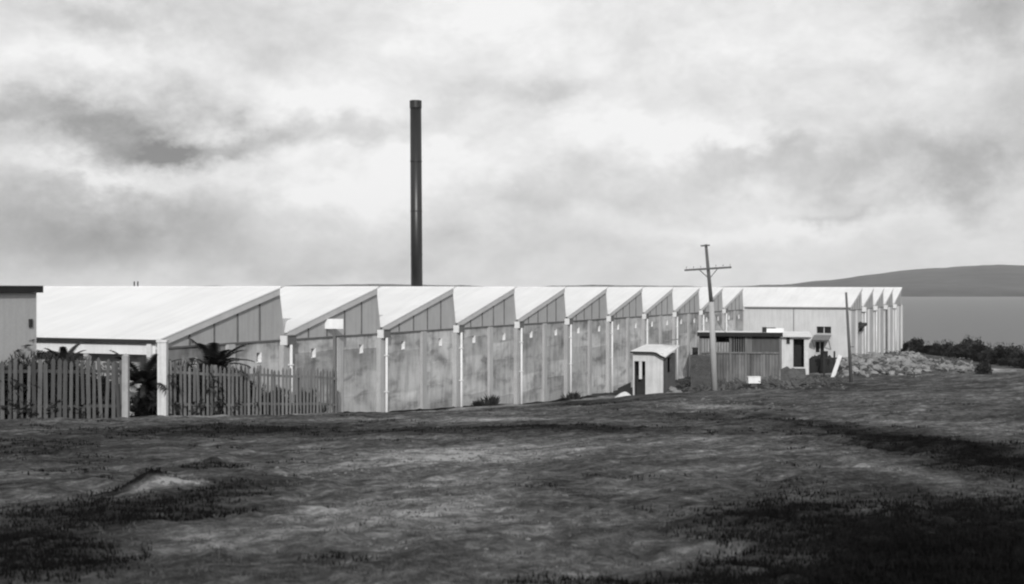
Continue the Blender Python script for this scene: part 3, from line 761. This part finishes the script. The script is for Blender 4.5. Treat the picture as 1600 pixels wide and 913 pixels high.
# ------------------------------------------------------------------ rubble, stones (uncountable)
def rubble():
    b = MB(); bd = MB(); rnd = random.Random(5)
    for i in range(2200):
        px = rnd.uniform(1312, 1520); Y = rnd.gauss(108, 4.5)
        if px > 1440: Y = rnd.gauss(105.5, 1.4)
        X = (px - 800) / F * Y; r = rnd.choice((.06, .08, .1, .14, .2, .28, .38)) * (1 if px < 1450 else .7)
        tgt = bd if noise.noise(Vector((X * .45, Y * .45, 2))) + rnd.gauss(0, .3) > .12 else b
        tgt.rock((X, Y, ground_z(X, Y) + r * .25), r, rnd.choice((.5, .75, 1)), seed=i)
        if i % 14 == 0:
            a = rnd.uniform(0, 3.1); l = rnd.uniform(.3, 1.1); z = ground_z(X, Y) + .2
            tgt.beam((X, Y, z), (X + math.cos(a) * l, Y + math.sin(a) * l, z + rnd.uniform(-.1, .4)), .12, .05)
    tag(bd.build('dark_rubble', mat('dirty_rubble', .075, var=.7, scale=1.5, fine=.5)), 'dark earthy rubble mixed into the pale rubble below the wing', 'rubble', kind='stuff')
    tag(b.build('rubble', M['rubble']), 'pale broken rubble heaped below the wing side wall', 'rubble', kind='stuff')
    b = MB()
    for i in range(1500):
        k = rnd.random()
        if k < .45:
            s = rnd.random(); px = 200 + 650 * s + rnd.gauss(0, 30); py = 772 - 70 * s + rnd.gauss(0, 9)
        elif k < .6: px = rnd.gauss(1120, 60); py = rnd.gauss(636, 4)
        elif k < .75: px = rnd.uniform(1060, 1330); py = rnd.uniform(597, 612)
        else: px = rnd.uniform(150, 1400); py = rnd.uniform(660, 905)
        X, Y = GP(px, min(py, 905))
        if Y < 45 and tone(X, Y) < .25: continue
        r = abs(rnd.gauss(0, .014)) + .008 + (.02 if Y > 30 else 0) + (.05 if Y > 55 else 0)
        b.rock((X, Y, ground_z(X, Y) + r * .1), r, .6, seed=i)
    tag(b.build('loose_stones', mat('field_stone', .14, var=.4, scale=3)), 'small loose stones scattered over the rough ground', 'stones', kind='stuff')
rubble()
def debris():
    b = MB(); rnd = random.Random(15)
    for i in range(330):
        px = rnd.uniform(1062, 1320); Y = rnd.uniform(80, 92); X = (px - 800) / F * Y; z = ground_z(X, Y)
        a = rnd.uniform(0, math.pi); l = rnd.uniform(.2, .8)
        if 1155 < px < 1200 and Y < 87: continue
        b.beam((X, Y, z + .04), (X + math.cos(a) * l, Y + math.sin(a) * l, z + rnd.uniform(.02, .45)), rnd.uniform(.04, .25), .04)
    for i in range(420):
        px = rnd.uniform(1055, 1325); Y = rnd.uniform(76, 94); X = (px - 800) / F * Y; r = rnd.uniform(.03, .15)
        if 1158 < px < 1197 and Y < 86.5: continue
        b.rock((X, Y, ground_z(X, Y) + r * .2), r, .7, seed=i)
    tag(b.build('builders_debris', mat('debris', .075, var=.95, scale=.7, fine=.4)), 'builders debris strewn in front of the iron shed', 'debris', kind='stuff')
debris()

# ------------------------------------------------------------------ grass (uncountable)
def grass():
    rnd = random.Random(9)
    for nm, albedo, lab, lo in (('shade_dark_grass', .009, 'dark tussocky grass in the foreground, blackened further to stand for shade', True), ('dry_grass', .075, 'dry pale grass over the rough field', False)):  # dark tufts coloured near black to stand for foreground shade
        b = MB(); cnt = 0
        while cnt < (9000 if lo else 4000):
            px = rnd.uniform(-30, 1640); py = 610 + 320 * rnd.random() ** 1.1
            X, Y = GP(px, py)
            if Y > 62: continue
            q = (X - O.x) * N.x + (Y - O.y) * N.y
            if q < .6: continue
            tn = tone(X, Y) + 1.2 * noise.noise(Vector((X * .7, Y * .7, 31)))
            if lo and rnd.random() > sst(-.1, -1.2, tn): cnt += .12; continue
            if not lo and rnd.random() > sst(-.9, .3, tn) * .8: cnt += .12; continue
            cnt += 1
            z = ground_z(X, Y); h = rnd.uniform(.02, .05) * (1.2 if lo else .7) * (1 + Y / 150)
            for k in range(5):
                a = rnd.uniform(0, 6.28); w = .004 + .00035 * Y; bx = X + rnd.gauss(0, .035 + Y * .001); by = Y + rnd.gauss(0, .035)
                dx, dy = math.cos(a), math.sin(a); ln = rnd.uniform(.2, .8) * h
                px_, py_ = -dy * w, dx * w
                b.v += [(bx - px_, by - py_, z - .01), (bx + px_, by + py_, z - .01), (bx + dx * ln, by + dy * ln, z + h * rnd.uniform(.7, 1.1))]
                n = len(b.v); b.f.append((n - 3, n - 2, n - 1))
        tag(b.build(nm, mat(nm, albedo, var=.5, scale=1.5, bump=0, spec=.0, rough=1)), lab, 'grass', kind='stuff')
grass()

# ------------------------------------------------------------------ plants
def leaf_cloud(b, c, r, n, rnd, size, flat=1.0):
    c = Vector(c)
    for i in range(n):
        v = Vector((rnd.gauss(0, 1), rnd.gauss(0, 1), rnd.gauss(0, 1))); v.normalize(); v *= r * rnd.random() ** .4
        v.z *= flat; p = c + v
        a = Vector((rnd.gauss(0, 1), rnd.gauss(0, 1), rnd.gauss(0, 1))).normalized(); u = a.orthogonal().normalized(); s = size * rnd.uniform(.6, 1.3)
        b.quad(p - a * s, p + u * s * .4, p + a * s, p - u * s * .4)
def shrub(label, X, Y, w, h, seed, group=None, name='shrub', size=.10, dens=260):
    rnd = random.Random(seed); z = ground_z(X, Y)
    o = thing(name, label, 'shrub', (X, Y, z), rnd.uniform(0, 6), group)
    b = MB()
    for i in range(5):
        a = rnd.uniform(0, 6.28); b.tube((0, 0, -.1), (math.cos(a) * w * .3, math.sin(a) * w * .3, h * .6), .035, .012, 6)
    b.build('stem', M['bark'], o)
    b = MB()
    nb = 7
    for i in range(nb):
        a = rnd.uniform(0, 6.28); rr = rnd.uniform(0, .55) * w / 2; zz = rnd.uniform(.25, .8) * h
        leaf_cloud(b, (math.cos(a) * rr * 1.3, math.sin(a) * rr, zz), min(w, h) * rnd.uniform(.24, .36), dens // 4, rnd, size, .85)
    leaf_cloud(b, (0, 0, h * .4), min(w, h) * .45, dens, rnd, size)
    for i in range(8):
        a = 6.283 * i / 8 + rnd.uniform(-.3, .3); leaf_cloud(b, (math.cos(a) * w * .34, math.sin(a) * w * .34, h * rnd.uniform(.12, .3)), min(w, h) * .24, dens // 6, rnd, size, .9)
    for i in range(dens // 12):      # stray sprigs that break the outline
        a = rnd.uniform(0, 6.28); q = Vector((math.cos(a) * w * .25 * rnd.random(), math.sin(a) * w * .25, h * rnd.uniform(.7, 1.12))); e = q + Vector((rnd.gauss(0, .1), rnd.gauss(0, .1), .22))
        b.quad(q - Vector((.03, 0, 0)), q + Vector((.03, 0, 0)), e)
    b.build('foliage', M['leaf'], o)
    return o
# line of bushes where the plateau drops to the water
bl = [(1418, 552, 1.3, 1.0), (1433, 552, 1.4, 1.5), (1450, 553, 1.8, 1.15), (1466, 554, 1.6, 1.3), (1481, 555, 1.7, 1.5), (1497, 557, 1.8, 1.35), (1512, 558, 1.2, 2.15), (1527, 559, 1.1, 2.0), (1541, 561, 2.0, 1.5), (1557, 563, 2.3, 1.7), (1573, 565, 2.3, 1.75), (1589, 568, 2.4, 1.8), (1605, 570, 2.4, 1.8), (1622, 573, 2.4, 1.8)]
words_ = ['leafless looking dark shrub nearest the end of the factory wing', 'ragged dark shrub with a spiky top near the end of the wing', 'low dark shrub in the row above the rubble', 'dark rounded shrub with a small peak above the rubble', 'broad low dark shrub on the edge above the water', 'dark shrub close against the foot of the tall pair', 'tallest dark bush in the row above the water', 'second tall dark bush beside the tallest one', 'low dark bush just past the tall pair', 'full black bush past the low one on the water edge', 'wide black bush in the thick end of the hedge row', 'large black bush near the photo edge', 'large black bush cut by the photo edge', 'outermost black bush beyond the photo edge']
for i, (px, py, w, h) in enumerate(bl):
    Yb = 150 - (px - 1410) / 190 * 36
    X = (px - 800) / F * Yb
    shrub(words_[i], X, Yb, w * 1.55, h, 40 + i, 'dark bushes along the edge above the water', size=.16, dens=420)
shrub('low dark shrub on the pale bank right of the rubble', (1537 - 800) / F * 101, 101, 1.3, 1.2, 77, size=.1)
# weeds at the wall foot
for (px, w, h, lb) in ((745, .8, .65, 'tuft of dark weeds at the wall foot beside the third downpipe'), (728, .5, .35, 'smaller weed tuft at the wall foot just before the third downpipe'), (878, 1.0, .5, 'low dark weed where the earth bank meets the long wall')):
    t = 8934 / (1680 - px) - 7.17
    P = O + D * t * L + N * .75
    o = thing('weed', lb, 'weed', (P.x, P.y, ground_z(P.x, P.y))); rnd = random.Random(int(px)); b = MB()
    for k in range(90):
        a = rnd.uniform(0, 6.28); r = w / 2 * rnd.random(); x, y = math.cos(a) * r, math.sin(a) * r; hh = h * rnd.uniform(.3, 1.1) * (1 - .5 * r / w); lx, ly = rnd.gauss(0, .12), rnd.gauss(0, .12)
        b.quad((x - .035, y, -.03), (x + .035, y, -.03), (x + lx + .03, y + ly, hh * .6), (x + lx * 1.8, y + ly * 1.6, hh), (x + lx - .03, y + ly, hh * .6))
    b.build('leaves', M['leaf'], o)
# shrubs crowding behind the two fences
def along(A, B, s, off):
    a = Vector((A[0], A[1], 0)); c = Vector((B[0], B[1], 0)); d = (c - a).normalized(); p = a.lerp(c, s) + Vector((-d.y, d.x, 0)) * off; return p.x, p.y
lb1 = ['dense dark shrub behind the pickets next to the tall white corner post', 'dense dark shrub second from the tall white post behind the pickets', 'dark shrub behind the pickets below the left palm fronds', 'dark shrub behind the pickets right under the palm crown', 'dark shrub behind the pickets just past the palm', 'low dark shrub behind the middle of the long picket fence', 'low dark shrub behind the thinning far pickets', 'smallest dark shrub behind the last pickets by the sign post']
for i, (s_, w, h) in enumerate(((.04, 1.3, 1.6), (.14, 1.3, 1.55), (.24, 1.3, 1.65), (.34, 1.3, 1.6), (.44, 1.3, 1.4), (.56, 1.2, 1.0), (.72, 1.3, .85), (.9, 1.3, .8))):
    X, Y = along(fA, fB, s_, .75); shrub(lb1[i], X, Y, w * 1.35, h, 60 + i, 'dark shrubs behind the picket fences', size=.12, dens=700)
lb2 = ['dark shrub behind the near fence at the photo edge', 'dark shrub behind the near fence under the middle of the annex wall', 'dark shrub behind the near fence under the annex corner', 'dark shrub behind the near fence just past the annex corner', 'dark shrub behind the near fence between annex and small palm', 'last dark shrub behind the near fence before the gate post']
for i, (s_, w, h) in enumerate(((.3, 1.5, 1.65), (.41, 1.5, 1.7), (.52, 1.5, 1.7), (.63, 1.5, 1.65), (.75, 1.5, 1.6), (.88, 1.3, 1.4))):
    X, Y = along(fC, fD, s_, .85); shrub(lb2[i], X, Y, w * 1.3, h, 80 + i, 'dark shrubs behind the picket fences', size=.12, dens=700)
def palm(label, X, Y, trunk, fl, n, seed):
    rnd = random.Random(seed); z = ground_z(X, Y)
    o = thing('palm', label, 'palm', (X, Y, z))
    b = MB(); b.tube((0, 0, -.2), (0, 0, trunk), .16, .12, 10); b.build('trunk', M['bark'], o, smooth=True)
    for i in range(n):
        a = 2 * math.pi * i / n + rnd.uniform(-.2, .2); el = rnd.uniform(.15, 1.15); l = fl * rnd.uniform(.8, 1.1)
        pts = []; p = Vector((0, 0, trunk)); d = Vector((math.cos(a) * math.cos(el), math.sin(a) * math.cos(el), math.sin(el)))
        for k in range(8):
            pts.append(p.copy()); p += d * l / 7; d = (d + Vector((0, 0, -.15))).normalized()
        b = MB()
        for p0, p1 in zip(pts, pts[1:]): b.tube(p0, p1, .014, .010, 5)
        side = Vector((-math.sin(a), math.cos(a), 0))
        for k in range(1, 8):
            for h_ in (0, .5):
                if k == 7 and h_: continue
                q = pts[k].lerp(pts[min(k + 1, 7)], h_); t = (pts[k] - pts[k - 1]).normalized()
                ll = l * .30 * (1 - .08 * k)
                for sgn in (-1, 1):
                    e = q + side * sgn * ll + t * ll * .6 - Vector((0, 0, ll * .25))
                    b.quad(q - t * .05, q + t * .06, e)
        b.build('frond', M['leaf'], o)
X, Y = along(fA, fB, .33, .7); palm('dark palm whose fronds spread above the picket fence under the first gable', X, Y, 1.6, 1.45, 22, 1)
X, Y = ((225 - 800) / F * 41.5, 41.5); palm('dark palm filling the open gateway beside the white corner post', X, Y, .95, 1.4, 26, 2)
X, Y = ((100 - 800) / F * 40.3, 40.3); palm('small palm poking above the near fence right of the annex corner', X, Y, 1.65, .9, 16, 3)
X, Y = ((18 - 800) / F * 39.3, 39.3); palm('dark palm with bent fronds in front of the grey annex wall', X, Y, 1.75, 1.2, 22, 4)

# ------------------------------------------------------------------ haze
def haze():
    b = MB(); b.box(-9000, 9000, -400, 7600, SEA - 12, CZ + 190)
    m = bpy.data.materials.new('haze'); m.use_nodes = True; t = m.node_tree
    t.nodes.clear(); out = t.nodes.new('ShaderNodeOutputMaterial'); v = t.nodes.new('ShaderNodeVolumePrincipled')
    v.inputs['Color'].default_value = g(.9); v.inputs['Density'].default_value = 8e-5; v.inputs['Anisotropy'].default_value = .1
    t.links.new(v.outputs[0], out.inputs['Volume'])
    tag(b.build('haze', m), kind='stuff')
haze()

# ------------------------------------------------------------------ light
SUN_EL = R(29); H2 = (-.45 * N + .89 * D).normalized()
trav = Vector((H2.x * math.cos(SUN_EL), H2.y * math.cos(SUN_EL), -math.sin(SUN_EL)))
sl = bpy.data.lights.new('sun', 'SUN'); sl.energy = 3.0; sl.angle = R(.6); sl.color = (1, .995, .985)
so = bpy.data.objects.new('sun', sl); COL.objects.link(so); so.rotation_euler = trav.to_track_quat('-Z', 'Y').to_euler(); so.location = (0, -20, 40)

w = bpy.data.worlds.new('World'); sc.world = w; w.use_nodes = True
t = NT(w); bg = t.n['Background']; bg.inputs['Strength'].default_value = .1
sky = t.new('ShaderNodeTexSky', sky_type='NISHITA'); sky.sun_disc = False; sky.sun_elevation = SUN_EL
sky.sun_rotation = math.atan2(-trav.x, -trav.y)
bw = t.new('ShaderNodeRGBToBW'); t.link(sky.outputs[0], bw.inputs[0])
tc = t.new('ShaderNodeTexCoord'); V = tc.outputs['Generated']
warp = t.new('ShaderNodeTexNoise'); warp.inputs['Scale'].default_value = 7; warp.inputs['Detail'].default_value = 6; warp.inputs['Roughness'].default_value = .62
t.link(t.mapping(V, (1, 1, 1.5)), warp.inputs['Vector'])
vm = t.new('ShaderNodeVectorMath', operation='SUBTRACT'); t.link(warp.outputs['Color'], vm.inputs[0]); vm.inputs[1].default_value = (.5, .5, .5)
vs = t.new('ShaderNodeVectorMath', operation='MULTIPLY'); t.link(vm.outputs[0], vs.inputs[0]); vs.inputs[1].default_value = (.20, .20, .13)
va = t.new('ShaderNodeVectorMath', operation='ADD'); t.link(V, va.inputs[0]); t.link(vs.outputs[0], va.inputs[1])
sx_ = t.new('ShaderNodeSeparateXYZ'); t.link(va.outputs[0], sx_.inputs[0])
CL = [(150, 200, 140, 36, -.22), (250, 175, 60, 38, -.12), (300, 222, 80, 16, -.12), (330, 222, 110, 22, -.22), (60, 180, 90, 40, -.16), (200, 340, 240, 70, -.26), (40, 380, 200, 60, -.12), (150, 22, 100, 25, -.15), (370, 50, 90, 50, -.09), (850, 165, 60, 22, -.14),
      (640, 400, 260, 25, -.10), (520, 215, 120, 25, -.12), (800, 330, 80, 25, -.13), (940, 300, 140, 30, -.10), (1150, 265, 120, 25, -.13), (1400, 240, 160, 45, -.17), (1520, 280, 90, 45, -.2), (1340, 318, 60, 9, -.12), (1560, 20, 90, 45, -.2), (1590, 160, 60, 80, -.12), (1340, 120, 80, 20, -.07), (700, 190, 80, 30, -.06), (1000, 380, 200, 30, -.06),
      (160, 90, 80, 28, .10), (470, 150, 130, 30, .12), (150, 265, 150, 16, .16), (560, 300, 150, 32, .14), (720, 30, 120, 60, .10), (1000, 220, 160, 25, .08), (1250, 350, 220, 18, .10), (1200, 60, 200, 60, .04), (1180, 225, 120, 15, .08), (650, 265, 160, 18, .08), (1100, 400, 200, 25, .08)]
acc = None
for (px, py, rx, ry, a) in CL:
    d = Vector(((px - 800) / F, 1, (450 - py) / F)); ln = d.length; d.normalize()
    ex = t.math('POWER', t.math('MULTIPLY', t.math('SUBTRACT', sx_.outputs[0], d.x), F / rx / 1.0), 2)
    ez = t.math('POWER', t.math('MULTIPLY', t.math('SUBTRACT', sx_.outputs[2], d.z), F / ry / 1.0), 2)
    e = t.math('POWER', 2.718, t.math('MULTIPLY', t.math('ADD', ex, ez), -1.0))
    e = t.math('MULTIPLY', e, a)
    acc = e if acc is None else t.math('ADD', acc, e)
n1 = t.noise(t.mapping(V, (1, 1, 1.5)), 9, 9, .66, .3); n2 = t.noise(t.mapping(V, (1, 1, 1.5)), 28, 6, .65, .3)
val = t.math('ADD', t.math('MULTIPLY', acc, 1.5), .80)
val = t.math('ADD', val, t.math('MULTIPLY', t.math('SUBTRACT', n1, .5), .55))
val = t.math('ADD', val, t.math('MULTIPLY', t.math('SUBTRACT', n2, .5), .30))
val = t.math('MINIMUM', t.math('MAXIMUM', val, .2), .94)
cl = t.math('MULTIPLY', val, 9.6)
mx = t.math('ADD', t.math('MULTIPLY', bw.outputs[0], .06), cl)
t.link(mx, bg.inputs['Color'])

# ------------------------------------------------------------------ camera
cd = bpy.data.cameras.new('camera'); co = bpy.data.objects.new('camera', cd); COL.objects.link(co)
co.location = (0, 0, CZ); co.rotation_euler = (R(90), 0, 0)
cd.sensor_width = 36; cd.lens = 36 * F / 1600; cd.shift_y = -6.5 / 1600
cd.dof.use_dof = True; cd.dof.focus_distance = 72; cd.dof.aperture_fstop = 2.4
cd.clip_start = .1; cd.clip_end = 40000
sc.camera = co
sc.view_settings.view_transform = 'Standard'; sc.view_settings.look = 'None'; sc.view_settings.exposure = 0; sc.view_settings.gamma = 1
sc.cycles.use_denoising = True
sc.cycles.pixel_filter_type = 'BLACKMAN_HARRIS'; sc.cycles.filter_width = 2.2
sc.cycles.max_bounces = 6; sc.cycles.volume_bounces = 1
